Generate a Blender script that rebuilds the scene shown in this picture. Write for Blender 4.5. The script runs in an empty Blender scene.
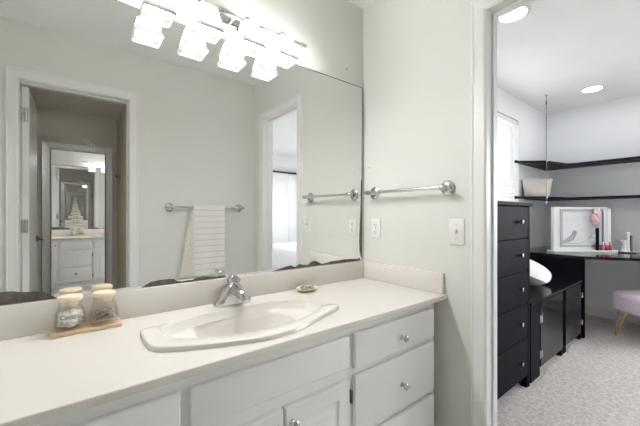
import bpy, bmesh, math, random
from math import sin, cos, pi, radians
from mathutils import Vector, Matrix
from mathutils.geometry import tessellate_polygon
random.seed(7)
SC = bpy.context.scene
COL = SC.collection

# ---------------------------------------------------------------- camera
F_PX, TH, CY = 313.16, radians(51.927), 215.58
cam = bpy.data.cameras.new('camera')
cam.sensor_fit = 'HORIZONTAL'
cam.sensor_width = 36.0
cam.lens = 36.0 * F_PX / 640.0
cam.shift_y = (CY - 213.0) / 640.0
cam.clip_start = 0.02
cam_o = bpy.data.objects.new('camera', cam)
COL.objects.link(cam_o)
cam_o.location = (-1.3945, -1.349, 1.1387)
cam_o.rotation_euler = (pi / 2, 0, TH - pi / 2)
SC.camera = cam_o
RX, RY = sin(TH), -cos(TH)          # horizontal axes of the corner desk furniture
FX, FY = cos(TH), sin(TH)

# ---------------------------------------------------------------- light and exposure
SHADE_GLOW = 66.0        # frosted shades of the vanity light
BULB_GLOW = 290.0
DOWNLIGHT = 38.0        # recessed ceiling lights in the bedroom
world = bpy.data.worlds.new('world')
SC.world = world
world.use_nodes = True
bg = world.node_tree.nodes['Background']
wn = world.node_tree
w_tc = wn.nodes.new('ShaderNodeTexCoord'); w_sp = wn.nodes.new('ShaderNodeSeparateXYZ'); w_rp = wn.nodes.new('ShaderNodeValToRGB')
wn.links.new(w_tc.outputs['Generated'], w_sp.inputs[0]); wn.links.new(w_sp.outputs['Z'], w_rp.inputs[0])
w_rp.color_ramp.elements[0].position = 0.0; w_rp.color_ramp.elements[0].color = (.22, .22, .20, 1)    # ground
w_rp.color_ramp.elements[1].position = 0.03; w_rp.color_ramp.elements[1].color = (.93, .965, 1.0, 1)   # bright overcast sky
wn.links.new(w_rp.outputs[0], bg.inputs[0])
bg.inputs[1].default_value = 11.5
vs = SC.view_settings
vs.view_transform = 'Standard'
vs.look = 'None'
vs.exposure = 0.25
vs.gamma = 1.0
vs.use_curve_mapping = False
SC.cycles.max_bounces = 48
SC.cycles.glossy_bounces = 44
SC.cycles.diffuse_bounces = 8
SC.cycles.transparent_max_bounces = 24
SC.cycles.use_denoising = True
SC.cycles.caustics_reflective = True
SC.cycles.sample_clamp_indirect = 6.0
CEIL = 2.405


# ---------------------------------------------------------------- materials
def principled(name, col, rough=0.5, metal=0.0, spec=0.5, coat=0.0, sheen=0.0, ior=0):
    m = bpy.data.materials.new(name)
    m.use_nodes = True
    b = m.node_tree.nodes['Principled BSDF']
    b.inputs['Base Color'].default_value = (*col, 1)
    b.inputs['Roughness'].default_value = rough
    b.inputs['Metallic'].default_value = metal
    b.inputs['Specular IOR Level'].default_value = spec
    if ior: b.inputs['IOR'].default_value = ior
    if coat: b.inputs['Coat Weight'].default_value = coat
    if sheen: b.inputs['Sheen Weight'].default_value = sheen
    return m


def noisy(m, c1, c2, scale=40, detail=3, bump=0.0, bscale=None, stretch=None, lo=0.35, hi=0.65, dist=0.002):
    nt = m.node_tree; n = nt.nodes; l = nt.links
    b = n['Principled BSDF']
    tc = n.new('ShaderNodeTexCoord')
    mp = n.new('ShaderNodeMapping')
    if stretch: mp.inputs['Scale'].default_value = stretch
    l.new(tc.outputs['Object'], mp.inputs['Vector'])
    nz = n.new('ShaderNodeTexNoise')
    nz.inputs['Scale'].default_value = scale
    nz.inputs['Detail'].default_value = detail
    l.new(mp.outputs[0], nz.inputs['Vector'])
    r = n.new('ShaderNodeValToRGB')
    r.color_ramp.elements[0].position = lo; r.color_ramp.elements[0].color = (*c1, 1)
    r.color_ramp.elements[1].position = hi; r.color_ramp.elements[1].color = (*c2, 1)
    l.new(nz.outputs['Fac'], r.inputs[0])
    l.new(r.outputs[0], b.inputs['Base Color'])
    if bump:
        nb = n.new('ShaderNodeTexNoise')
        nb.inputs['Scale'].default_value = bscale or scale
        nb.inputs['Detail'].default_value = 4
        l.new(mp.outputs[0], nb.inputs['Vector'])
        bp = n.new('ShaderNodeBump')
        bp.inputs['Strength'].default_value = bump
        bp.inputs['Distance'].default_value = dist
        l.new(nb.outputs['Fac'], bp.inputs['Height'])
        l.new(bp.outputs[0], b.inputs['Normal'])
    return m


def emit(name, col, s):
    m = bpy.data.materials.new(name); m.use_nodes = True
    n = m.node_tree.nodes; n.clear()
    e = n.new('ShaderNodeEmission'); o = n.new('ShaderNodeOutputMaterial')
    e.inputs[0].default_value = (*col, 1); e.inputs[1].default_value = s
    m.node_tree.links.new(e.outputs[0], o.inputs[0])
    return m


def glassy(name, tint, gloss=0.12, rough=0.02):
    m = bpy.data.materials.new(name); m.use_nodes = True
    nt = m.node_tree; n = nt.nodes; n.clear()
    t = n.new('ShaderNodeBsdfTransparent'); t.inputs[0].default_value = (*tint, 1)
    g = n.new('ShaderNodeBsdfGlossy'); g.inputs['Roughness'].default_value = rough
    lw = n.new('ShaderNodeLayerWeight'); lw.inputs[0].default_value = gloss
    ml = n.new('ShaderNodeMath'); ml.operation = 'MULTIPLY'; ml.inputs[1].default_value = .28
    nt.links.new(lw.outputs['Fresnel'], ml.inputs[0])
    mx = n.new('ShaderNodeMixShader'); o = n.new('ShaderNodeOutputMaterial')
    nt.links.new(ml.outputs[0], mx.inputs[0])
    nt.links.new(t.outputs[0], mx.inputs[1]); nt.links.new(g.outputs[0], mx.inputs[2])
    nt.links.new(mx.outputs[0], o.inputs[0])
    return m


def bands(name, c1, c2, axis, period, width, rough=0.8):
    """thin stripes of c2 on c1 along one object axis"""
    m = principled(name, c1, rough)
    nt = m.node_tree; n = nt.nodes; l = nt.links; b = n['Principled BSDF']
    tc = n.new('ShaderNodeTexCoord'); sp = n.new('ShaderNodeSeparateXYZ')
    l.new(tc.outputs['Object'], sp.inputs[0])
    dv = n.new('ShaderNodeMath'); dv.operation = 'DIVIDE'; dv.inputs[1].default_value = period
    fr = n.new('ShaderNodeMath'); fr.operation = 'FRACT'
    lt = n.new('ShaderNodeMath'); lt.operation = 'LESS_THAN'; lt.inputs[1].default_value = width
    mx = n.new('ShaderNodeMix'); mx.data_type = 'RGBA'
    mx.inputs[6].default_value = (*c1, 1); mx.inputs[7].default_value = (*c2, 1)
    l.new(sp.outputs['XYZ'.index(axis)], dv.inputs[0]); l.new(dv.outputs[0], fr.inputs[0])
    l.new(fr.outputs[0], lt.inputs[0]); l.new(lt.outputs[0], mx.inputs['Factor'])
    l.new(mx.outputs[2], b.inputs['Base Color'])
    return m


M = {}
M['sage'] = noisy(principled('sage_paint', (.66, .66, .57), .62, spec=.3), (.702, .708, .670), (.718, .723, .685), 3, 2, .04, 180)
M['white_paint'] = noisy(principled('white_wall_paint', (.78, .78, .79), .7, spec=.25), (.87, .875, .893), (.885, .89, .905), 3, 2, .04, 180)
M['ceiling'] = noisy(principled('ceiling_paint', (.80, .80, .80), .8, spec=.2), (.85, .85, .85), (.87, .87, .87), 4, 2, .08, 120)
M['trim'] = principled('white_trim_enamel', (.80, .80, .79), .35)
M['taupe'] = noisy(principled('taupe_paint', (.30, .28, .24), .7, spec=.2), (.72, .70, .645), (.74, .72, .665), 3, 2, .04, 150)
M['brownish'] = noisy(principled('brown_grained_panel', (.30, .25, .19), .55), (.50, .43, .34), (.70, .63, .54), 14, 4, .1, 60, (8, 8, .6))
M['cabinet'] = noisy(principled('cabinet_paint', (.74, .735, .72), .38), (.86, .858, .85), (.875, .873, .865), 5, 2, .03, 90)
M['cabinet_inside'] = principled('cabinet_shadow_gap', (.50, .49, .47), .6)
M['marble'] = noisy(principled('cultured_marble', (.80, .765, .725), .16, coat=.3), (.735, .70, .66), (.755, .72, .68), 2.2, 5, lo=.3, hi=.7)
M['sinkware'] = principled('sink_marble', (.755, .72, .68), .14, coat=.3)
M['cable'] = principled('dark_steel', (.22, .22, .23), .4, 1)
M['chrome'] = principled('chrome', (.60, .60, .60), .12, 1)
M['brushed'] = principled('brushed_chrome', (.74, .74, .73), .22, 1)
M['nickel'] = principled('satin_nickel', (.66, .65, .63), .24, 1)
M['pewter'] = principled('pewter_frame', (.50, .50, .49), .33, .8)
M['darkmetal'] = principled('aged_bronze', (.18, .16, .14), .35, .9)
M['mirror'] = principled('mirror_silver', (.97, .975, .97), .0, 1)
M['desilver'] = noisy(principled('mirror_corrosion', (.07, .06, .05), .6), (.05, .045, .04), (.11, .10, .085), 30, 3)
M['mirror_edge'] = principled('mirror_cut_edge', (.05, .055, .05), .3)
M['plastic'] = principled('white_plastic', (.82, .81, .79), .3)
M['slot'] = principled('dark_slot', (.05, .05, .05), .5)
M['grayslot'] = principled('grey_slot', (.42, .41, .40), .5)
M['wood'] = noisy(principled('pale_beech', (.66, .50, .33), .5), (.60, .44, .28), (.72, .56, .38), 16, 4, .05, 40, (1, 10, 10))
M['lidwood'] = noisy(principled('pale_cork_wood', (.78, .66, .50), .6), (.74, .62, .46), (.82, .71, .56), 50, 4)
M['jarglass'] = glassy('jar_glass', (.985, .985, .98), .2)
M['pane'] = glassy('window_glass', (.97, .98, .98), .1)
M['cotton'] = noisy(principled('white_cotton', (.88, .87, .84), .95), (.82, .81, .78), (.92, .91, .89), 90, 3, .6, 120)
M['twig'] = noisy(principled('tan_swabs', (.55, .45, .33), .9), (.35, .27, .18), (.72, .62, .48), 120, 3, .5, 160)
M['ink'] = principled('grey_ink', (.20, .20, .20), .6)
M['shellcol'] = principled('pearly_shell', (.74, .68, .56), .3, coat=.3)
M['shellbits'] = noisy(principled('mixed_shell_bits', (.4, .33, .22), .6), (.12, .10, .07), (.66, .58, .42), 110, 3, .4, 150)
M['towel'] = bands('striped_towel', (.80, .775, .755), (.52, .42, .38), 'Z', .052, .07, .95)
M['towelback'] = noisy(principled('towel_cream', (.70, .67, .61), .95), (.66, .63, .57), (.74, .71, .66), 60, 2, .4, 200)
M['black'] = noisy(principled('black_lacquer', (.016, .016, .021), .5, ior=1.13), (.006, .0068, .0105), (.008, .009, .0135), 6, 2)
M['blackgloss'] = principled('black_gloss_top', (.010, .010, .013), .12, ior=1.28)
M['blackshelf'] = principled('black_shelf', (.012, .014, .022), .45, ior=1.2)
M['carpet'] = noisy(principled('cream_carpet', (.60, .55, .51), 1.0, spec=.1, sheen=.3), (.58, .515, .485), (.80, .725, .685), 48, 5, .9, 160, lo=.36, hi=.62, dist=.01)
M['tile'] = noisy(principled('grey_vinyl_floor', (.50, .48, .45), .45), (.66, .64, .61), (.72, .70, .67), 6, 3)
M['basket'] = noisy(principled('woven_white_rush', (.70, .67, .62), .9), (.52, .49, .44), (.80, .77, .72), 30, 3, .7, 60, (4, 4, 26))
M['fur'] = noisy(principled('white_plush', (.84, .83, .82), 1, sheen=.4), (.72, .71, .70), (.90, .89, .88), 90, 4, .8, 160)
M['pink'] = principled('pink_velvet', (.90, .76, .86), .8, sheen=.6)
M['pinkhair'] = noisy(principled('pink_bristles', (.74, .52, .52), .9), (.62, .40, .41), (.84, .66, .64), 60, 3, .4, 90, (1, 1, .2))
M['gold'] = principled('brass_gold', (.66, .47, .21), .25, 1)
M['frame_white'] = principled('white_lacquer', (.84, .84, .84), .25)
M['frame_grey'] = principled('silver_grey_frame', (.42, .42, .42), .35, .5)
M['paper'] = noisy(principled('print_paper', (.80, .80, .81), .6), (.76, .76, .775), (.83, .83, .835), 5, 4)
M['sketch'] = principled('sketch_grey', (.16, .16, .17), .8)
M['sketch2'] = principled('sketch_pale_grey', (.42, .42, .44), .8)
M['crimson'] = principled('crimson_lacquer', (.50, .03, .10), .15, coat=.5)
M['rose'] = principled('rose_lacquer', (.62, .10, .22), .15, coat=.5)
M['blind'] = principled('white_blind', (.86, .86, .86), .5)
M['bedding'] = noisy(principled('white_bedding', (.84, .84, .85), .9), (.80, .80, .82), (.87, .87, .88), 9, 3, .5, 14, dist=.02)
M['doorgap'] = principled('black_track', (.02, .02, .02), .5)
M['frosted_rim'] = principled('frosted_glass_rim', (.88, .88, .87), .3)
M['shade'] = emit('frosted_shade_glow', (1.0, .99, .98), SHADE_GLOW)
# frosted glass glows hottest where the bulb sits closest behind it
_nt = M['shade'].node_tree; _n = _nt.nodes
_tc = _n.new('ShaderNodeTexCoord'); _sb = _n.new('ShaderNodeVectorMath'); _sb.operation = 'SUBTRACT'
_sb.inputs[1].default_value = (0, 0, .046)
_ln = _n.new('ShaderNodeVectorMath'); _ln.operation = 'LENGTH'
_mr = _n.new('ShaderNodeMapRange'); _mr.interpolation_type = 'SMOOTHSTEP'
_mr.inputs['From Min'].default_value = .040; _mr.inputs['From Max'].default_value = .066
_mr.inputs['To Min'].default_value = SHADE_GLOW; _mr.inputs['To Max'].default_value = .78
_nt.links.new(_tc.outputs['Object'], _sb.inputs[0]); _nt.links.new(_sb.outputs[0], _ln.inputs[0])
_nt.links.new(_ln.outputs['Value'], _mr.inputs['Value'])
_nt.links.new(_mr.outputs[0], [q for q in _n if q.type == 'EMISSION'][0].inputs['Strength'])
M['bulb'] = emit('bulb_glow', (1.0, .99, .98), BULB_GLOW)
M['led'] = emit('downlight_glow', (.97, .98, 1.0), DOWNLIGHT)
M['clear_plastic'] = glassy('clear_plastic', (.9, .9, .9), .45, .1)

# ---------------------------------------------------------------- builders
WORLD = {}


def wloc(o):
    return WORLD.get(o.name, Vector((0, 0, 0)))


def obj(name, bm, mat, parent=None, smooth=False, label=None):
    """one mesh object; its vertices come in world coordinates"""
    bmesh.ops.recalc_face_normals(bm, faces=bm.faces[:])
    vs_ = [v.co for v in bm.verts]
    lo = Vector([min(v[i] for v in vs_) for i in range(3)])
    hi = Vector([max(v[i] for v in vs_) for i in range(3)])
    org = Vector(((lo.x + hi.x) / 2, (lo.y + hi.y) / 2, lo.z))
    bmesh.ops.translate(bm, verts=bm.verts[:], vec=-org)
    me = bpy.data.meshes.new(name)
    bm.to_mesh(me); bm.free()
    mats = mat if isinstance(mat, (list, tuple)) else [mat]
    for q in mats: me.materials.append(M[q])
    if smooth:
        for p in me.polygons: p.use_smooth = True
        try: me.set_sharp_from_angle(angle=radians(smooth if smooth is not True else 40))
        except Exception: pass
    o = bpy.data.objects.new(name, me)
    COL.objects.link(o)
    if parent is not None:
        o.parent = parent
        o.location = org - wloc(parent)
    else:
        o.location = org
    WORLD[o.name] = org
    if label: o['label'] = label
    return o


def tag(o, label, cat, group=None):
    o['label'] = label; o['category'] = cat
    if group: o['group'] = group
    return o


def thing(name, loc, label, cat, group=None):
    o = bpy.data.objects.new(name, None)
    o.empty_display_size = .05
    COL.objects.link(o)
    o.location = loc
    WORLD[o.name] = Vector(loc)
    return tag(o, label, cat, group)


def struct(name, bm, mat, parent=None, smooth=False):
    o = obj(name, bm, mat, parent, smooth)
    if parent is None: o['kind'] = 'structure'
    return o


def copy_tree(o, delta, label=None):
    """a copy of a thing with copies of its parts and their sub-parts, moved by delta"""
    r = o.copy(); COL.objects.link(r)
    r.location = o.location + Vector(delta)
    WORLD[r.name] = wloc(o) + Vector(delta)
    if label: r['label'] = label
    for ch in list(o.children):
        c = ch.copy(); COL.objects.link(c); c.parent = r
        for g in list(ch.children):
            d = g.copy(); COL.objects.link(d); d.parent = c
    return r


def B():
    return bmesh.new()


def box(bm, x0, x1, y0, y1, z0, z1, bev=0.0, seg=2):
    t = bmesh.new()
    bmesh.ops.create_cube(t, size=1)
    for v in t.verts:
        v.co = Vector(((x0 + x1) / 2 + v.co.x * (x1 - x0), (y0 + y1) / 2 + v.co.y * (y1 - y0), (z0 + z1) / 2 + v.co.z * (z1 - z0)))
    if bev:
        bmesh.ops.bevel(t, geom=t.edges[:], offset=bev, segments=seg, affect='EDGES', profile=.5)
    merge(bm, t)
    return bm


def merge(bm, t, mat=None):
    if mat is not None: bmesh.ops.transform(t, matrix=mat, verts=t.verts[:])
    me = bpy.data.meshes.new('tmp'); t.to_mesh(me); t.free()
    bm.from_mesh(me); bpy.data.meshes.remove(me)


def prism(bm, pts, z0, z1, bev=0.0, axis='z'):
    """extrude a polygon; axis says which coordinate z0..z1 runs along"""
    t = bmesh.new()
    def put(p, h):
        return {'z': (p[0], p[1], h), 'y': (p[0], h, p[1]), 'x': (h, p[0], p[1])}[axis]
    a = [t.verts.new(put(p, z0)) for p in pts]
    b = [t.verts.new(put(p, z1)) for p in pts]
    n = len(pts)
    t.faces.new(a[::-1]); t.faces.new(b)
    for i in range(n): t.faces.new((a[i], a[(i + 1) % n], b[(i + 1) % n], b[i]))
    bmesh.ops.recalc_face_normals(t, faces=t.faces[:])
    if bev:
        ed = [e for e in t.edges if e.is_manifold and e.calc_face_angle(0) > .3]
        bmesh.ops.bevel(t, geom=ed, offset=bev, segments=2, affect='EDGES')
    merge(bm, t)
    return bm


def tube(bm, pts, r, n=12, cap=True):
    pts = [Vector(p) for p in pts]
    rs = r if isinstance(r, (list, tuple)) else [r] * len(pts)
    rings = []; up = None
    for i, p in enumerate(pts):
        d = (pts[min(i + 1, len(pts) - 1)] - pts[max(i - 1, 0)]).normalized()
        if up is None:
            up = Vector((0, 0, 1)) if abs(d.z) < .9 else Vector((1, 0, 0))
        s = d.cross(up)
        if s.length < 1e-6: s = d.orthogonal()
        s.normalize(); u = s.cross(d).normalized(); up = u
        rings.append([bm.verts.new(p + (s * cos(2 * pi * k / n) + u * sin(2 * pi * k / n)) * rs[i]) for k in range(n)])
    for a, b in zip(rings, rings[1:]):
        for k in range(n): bm.faces.new((a[k], a[(k + 1) % n], b[(k + 1) % n], b[k]))
    if cap:
        bm.faces.new(rings[0][::-1]); bm.faces.new(rings[-1])
    return bm


def lathe(bm, prof, c, axis=(0, 0, 1), n=28, cap=True):
    """prof = [(radius, height)], about an axis through c"""
    ax = Vector(axis).normalized(); s = ax.orthogonal().normalized(); u = ax.cross(s)
    c = Vector(c); rings = []
    for r, h in prof:
        if r < 1e-5: rings.append([bm.verts.new(c + ax * h)])
        else: rings.append([bm.verts.new(c + ax * h + (s * cos(2 * pi * k / n) + u * sin(2 * pi * k / n)) * r) for k in range(n)])
    for a, b in zip(rings, rings[1:]):
        for k in range(n):
            k2 = (k + 1) % n
            if len(a) == 1 and len(b) == 1: continue
            if len(a) == 1: bm.faces.new((a[0], b[k2], b[k]))
            elif len(b) == 1: bm.faces.new((a[k], a[k2], b[0]))
            else: bm.faces.new((a[k], a[k2], b[k2], b[k]))
    if cap and len(rings[0]) > 1: bm.faces.new(rings[0][::-1])
    if cap and len(rings[-1]) > 1: bm.faces.new(rings[-1])
    return bm


def bridge_loops(bm, loops, close_last=False, close_first=False):
    rs = [[bm.verts.new(p) for p in L] for L in loops]
    n = len(rs[0])
    for a, b in zip(rs, rs[1:]):
        for k in range(n): bm.faces.new((a[k], a[(k + 1) % n], b[(k + 1) % n], b[k]))
    if close_last: bm.faces.new(rs[-1])
    if close_first: bm.faces.new(rs[0][::-1])
    return bm


def ball(bm, c, rx, ry, rz, n=16, m=10):
    t = bmesh.new()
    bmesh.ops.create_uvsphere(t, u_segments=n, v_segments=m, radius=1)
    merge(bm, t, Matrix.Translation(c) @ Matrix.Diagonal((rx, ry, rz, 1)))
    return bm


# ================================================================ THE SETTING
WT = .085            # partition thickness between bathroom and bedroom
YS = -1.515          # bathroom south wall
BX, BY = 3.26, -4.63  # bedroom east and south walls
XW = -1.90
D0, D1, DTOP = -1.305, -.735, 2.02   # bedroom doorway (y range, head)
C0, C1, CTOP = -1.683, -1.062, 2.025  # opposite doorway (x range, head)

struct('floor', box(B(), XW - .1, WT / 2, YS - .1, .1, -.1, 0), 'tile')
struct('floor_bedroom', box(B(), WT / 2, BX + .1, BY - .1, .1, -.1, 0), 'carpet')
struct('floor_closet', box(B(), -1.9, -.95, -2.75, YS - .1, -.1, 0), 'tile')
struct('ceiling', box(B(), XW - .1, BX + .1, BY - .1, .25, CEIL, CEIL + .1), 'ceiling')
struct('ceiling_closet', box(B(), -1.9, -.95, -2.75, -1.636, 2.14, 2.2), 'taupe')
# bathroom walls
struct('wall_north', box(B(), XW - .1, WT / 2, 0, .1, 0, CEIL), 'sage')
struct('wall_west', box(B(), XW - .1, XW, YS - .12, 0, 0, CEIL), 'sage')
bm = B()
box(bm, 0, WT / 2, D1 + .012, 0, 0, CEIL); box(bm, 0, WT / 2, YS, D0 - .012, 0, CEIL); box(bm, 0, WT / 2, D0 - .012, D1 + .012, DTOP + .012, CEIL)
struct('wall_east', bm, 'sage')
bm = B()
box(bm, WT / 2, WT, D1 + .012, 0, 0, CEIL); box(bm, WT / 2, WT, BY, D0 - .012, 0, CEIL); box(bm, WT / 2, WT, D0 - .012, D1 + .012, DTOP + .012, CEIL)
struct('wall_partition', bm, 'white_paint')
bm = B()
box(bm, C1 + .012, 0, YS - .06, YS, 0, CEIL); box(bm, XW, C0 - .012, YS - .06, YS, 0, CEIL); box(bm, C0 - .012, C1 + .012, YS - .06, YS, CTOP + .012, CEIL)
struct('wall_south', bm, 'sage')
bm = B()
box(bm, C1 + .012, -.95, YS - .12, YS - .06, 0, CEIL); box(bm, XW, C0 - .012, YS - .12, YS - .06, 0, CEIL); box(bm, C0 - .012, C1 + .012, YS - .12, YS - .06, CTOP + .012, CEIL)
struct('wall_closet_front', bm, 'taupe')
struct('wall_closet_back', box(B(), -1.9, -.95, -2.72, -2.63, 0, 2.14), 'taupe')
struct('wall_closet_left', box(B(), -1.9, -1.78, -2.63, -1.636, 0, 2.14), 'taupe')
struct('wall_closet_right', box(B(), -1.04, -.95, -2.63, -1.636, 0, 2.14), 'brownish')
# bedroom walls
WX0, WX1, WZ0, WZ1 = 1.10, 2.405, .95, 2.17
bm = B()
box(bm, WT / 2, WX0, 0, .16, 0, CEIL); box(bm, WX1, BX + .1, 0, .16, 0, CEIL)
box(bm, WX0, WX1, 0, .16, 0, WZ0); box(bm, WX0, WX1, 0, .16, WZ1, CEIL)
struct('wall_bedroom_north', bm, 'white_paint')
EY0, EY1, EZ0, EZ1 = -3.60, -1.40, .85, 2.17  # opening for the added window, out of view
bm = B()
box(bm, BX, BX + .1, EY1, 0, 0, CEIL); box(bm, BX, BX + .1, BY - .1, EY0, 0, CEIL)
box(bm, BX, BX + .1, EY0, EY1, 0, EZ0); box(bm, BX, BX + .1, EY0, EY1, EZ1, CEIL)
struct('wall_bedroom_east', bm, 'white_paint')
struct('wall_bedroom_south', box(B(), WT, BX, BY - .1, BY, 0, CEIL), 'white_paint')


def casing_profile(w):     # (across, thickness) of a moulded casing from outer to inner edge
    return [(0, .0), (0, .019), (.006, .021), (.014, .018), (.020, .0185), (w - .018, .014), (w - .010, .016), (w - .003, .012), (w, .009), (w, 0)]


def casing(bm, wall, sgn, axis, lo, hi, top, w=.064):
    """mitred door casing on plane axis=wall, sticking out by sgn; opening lo..hi, head at top"""
    prof = casing_profile(w)
    rings = []
    for (u, v) in ((-1, 0), (-1, 1), (1, 1), (1, 0)):
        ring = []
        for a, t in prof:
            d = w - a
            h = (lo - d) if u < 0 else (hi + d)
            z = 0.0 if v == 0 else top + d
            p = (wall + sgn * t, h, z) if axis == 'x' else (h, wall + sgn * t, z)
            ring.append(bm.verts.new(p))
        rings.append(ring)
    n = len(prof)
    for a, b in zip(rings, rings[1:]):
        for k in range(n): bm.faces.new((a[k], a[(k + 1) % n], b[(k + 1) % n], b[k]))
    bm.faces.new(rings[0]); bm.faces.new(rings[-1][::-1])
    return bm


struct('trim_1', casing(B(), 0, -1, 'x', D0, D1, DTOP), 'trim', smooth=25)
struct('trim_2', casing(B(), WT, 1, 'x', D0, D1, DTOP), 'trim', smooth=25)
struct('trim_3', casing(B(), YS, 1, 'y', C0, C1, CTOP), 'trim', smooth=25)
struct('trim_4', casing(B(), YS - .12, -1, 'y', C0, C1, CTOP, .05), 'trim', smooth=25)


def jamb_x(x0, x1):
    bm = B()
    box(bm, x0, x1, D1, D1 + .012, 0, DTOP + .012); box(bm, x0, x1, D0 - .012, D0, 0, DTOP + .012); box(bm, x0, x1, D0, D1, DTOP, DTOP + .012)
    c = (x0 + x1) / 2 + .012
    box(bm, c - .016, c + .016, D1 - .009, D1, 0, DTOP, .002); box(bm, c - .016, c + .016, D0, D0 + .009, 0, DTOP, .002)
    box(bm, c - .016, c + .016, D0 + .009, D1 - .009, DTOP - .009, DTOP, .002)
    return bm


struct('trim_5', jamb_x(.0, WT), 'trim')
bm = B()
box(bm, C1, C1 + .012, YS - .12, YS, 0, CTOP + .012); box(bm, C0 - .012, C0, YS - .12, YS, 0, CTOP + .012); box(bm, C0, C1, YS - .12, YS, CTOP, CTOP + .012)
box(bm, C1 - .009, C1, YS - .09, YS - .05, 0, CTOP, .002); box(bm, C0, C1 - .009, YS - .09, YS - .05, CTOP - .009, CTOP, .002)
struct('trim_6', bm, 'trim')


def baseboard(name, pts):
    bm = B()
    for (x0, x1, y0, y1) in pts: box(bm, x0, x1, y0, y1, 0, .10, .004)
    struct(name, bm, 'trim')


baseboard('baseboard_east', [(BX - .014, BX, BY, 0)])
baseboard('baseboard_north', [(WT, BX - .014, -.014, 0)])
baseboard('baseboard_bathroom', [(-.014, 0, D1 + .065, -.02), (C1 + .066, 0, YS, YS + .014)])

# window in the bedroom's north wall, with frame, sash and pane
w = struct('window_1', box(box(box(box(B(), WX0, WX0 + .05, .09, .14, WZ0, WZ1), WX1 - .05, WX1, .09, .14, WZ0, WZ1), WX0, WX1, .09, .14, WZ0, WZ0 + .05), WX0, WX1, .09, .14, WZ1 - .05, WZ1), 'trim')
obj('sash_rail', box(B(), WX0 + .05, WX1 - .05, .10, .135, 1.53, 1.57), 'trim', w)
obj('pane', box(B(), WX0 + .05, WX1 - .05, .115, .119, WZ0 + .05, WZ1 - .05), 'pane', w)
bm = box(box(B(), BX + .04, BX + .08, EY0, EY0 + .05, EZ0, EZ1), BX + .04, BX + .08, EY1 - .05, EY1, EZ0, EZ1)
box(box(bm, BX + .04, BX + .08, EY0 + .05, EY1 - .05, EZ0, EZ0 + .05), BX + .04, BX + .08, EY0 + .05, EY1 - .05, EZ1 - .05, EZ1)
w = struct('window_2', bm, 'trim')  # unseen window, added to bring more daylight into the bedroom
obj('pane', box(B(), BX + .058, BX + .062, EY0 + .05, EY1 - .05, EZ0 + .05, EZ1 - .05), 'pane', w)
struct('window_sill', box(B(), WX0, WX1, -.005, .09, WZ0 - .02, WZ0 + .002), 'trim')

# open door leaf of the opposite doorway, swung into the dim closet
dl = struct('door_1', box(B(), C0 + .002, C0 + .038, YS - .125 - .60, YS - .125, .012, CTOP - .006, .002), 'trim')
hz = (.22, 1.05, 1.82)
for z in hz:
    hb = box(B(), C0 - .001, C0 + .004, YS - .155, YS - .07, z - .045, z + .045, .001)
    tube(hb, [(C0 + .022, YS - .118, z - .045), (C0 + .022, YS - .118, z + .045)], .0075)
    box(hb, C0 + .005, C0 + .033, YS - .1245, YS - .1225, z - .045, z + .045, .0005)
    obj('hinge', hb, 'nickel', dl)
hb = B()
lathe(hb, [(.0, 0), (.027, 0), (.026, .008), (.012, .012), (.010, .045), (0, .045)], (C0 + .038, YS - .66, .93), (1, 0, 0))
tube(hb, [(C0 + .078, YS - .665, .93), (C0 + .082, YS - .64, .93), (C0 + .080, YS - .56, .932)], [.010, .010, .007])
obj('door_handle', hb, 'darkmetal', dl, smooth=True)

# sliding closet doors on the bedroom's south wall
sd = struct('door_2', box(box(B(), 1.05, 2.33, BY + .045, BY + .075, .01, 2.03, .003), 2.30, 3.24, BY + .010, BY + .040, .01, 2.03, .003), 'trim')
obj('track', box(B(), 1.0, 3.25, BY, BY + .09, 2.032, 2.062), 'doorgap', sd)
obj('stile_gap', box(B(), 2.33, 2.345, BY + .040, BY + .062, .01, 2.03), 'frame_grey', sd)

# ================================================================ VANITY
VT = .7396           # underside of the worktop
YF = -.514           # face of the carcass
ZC = .7636
van = thing('vanity_cabinet', (-.95, -.27, 0), 'white painted bathroom vanity cabinet with drawers and panel doors under the cream worktop', 'vanity cabinet')
bm = B()
box(bm, -1.884, -.059, YF + .018, -.004, .09, .60)          # carcass below the bowl
box(bm, -1.884, -1.30, YF + .018, -.004, .60, VT - .001); box(bm, -.50, -.059, YF + .018, -.004, .60, VT - .001)
box(bm, -1.885, -.058, YF, YF + .017, .09, VT)
box(bm, -1.885, -.058, -.45, -.02, 0, .09)                  # recessed plinth
obj('carcass', bm, 'cabinet', van)


def front(name, x0, x1, z0, z1, parent):
    return obj(name, box(B(), x0, x1, YF - .019, YF - .001, z0, z1, .0055, 3), 'cabinet', parent, smooth=30)


def knob(x, z, parent, y=YF - .019, mat='chrome'):
    b = B()
    lathe(b, [(0, 0), (.010, 0), (.009, .003), (.005, .006), (.005, .013), (.010, .016), (.0145, .020), (.0145, .025), (.010, .029), (0, .030)], (x, y, z), (0, -1, 0), 20)
    return obj('knob', b, mat, parent, smooth=True, label='faceted chrome knob')


for z0, z1, kz in ((.578, .709, .632), (.335, .555, .436), (.11, .312, .215)):
    d = front('drawer', -.592, -.080, z0, z1, van); knob(-.322, kz, d)
for z0, z1, kz in ((.578, .703, None), (.335, .555, .45), (.11, .312, .215)):
    d = front('drawer', -1.565, -1.189, z0, z1, van)
    if kz: knob(-1.378, kz, d)
front('false_front', -1.166, -.617, .594, .706, van)


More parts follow.
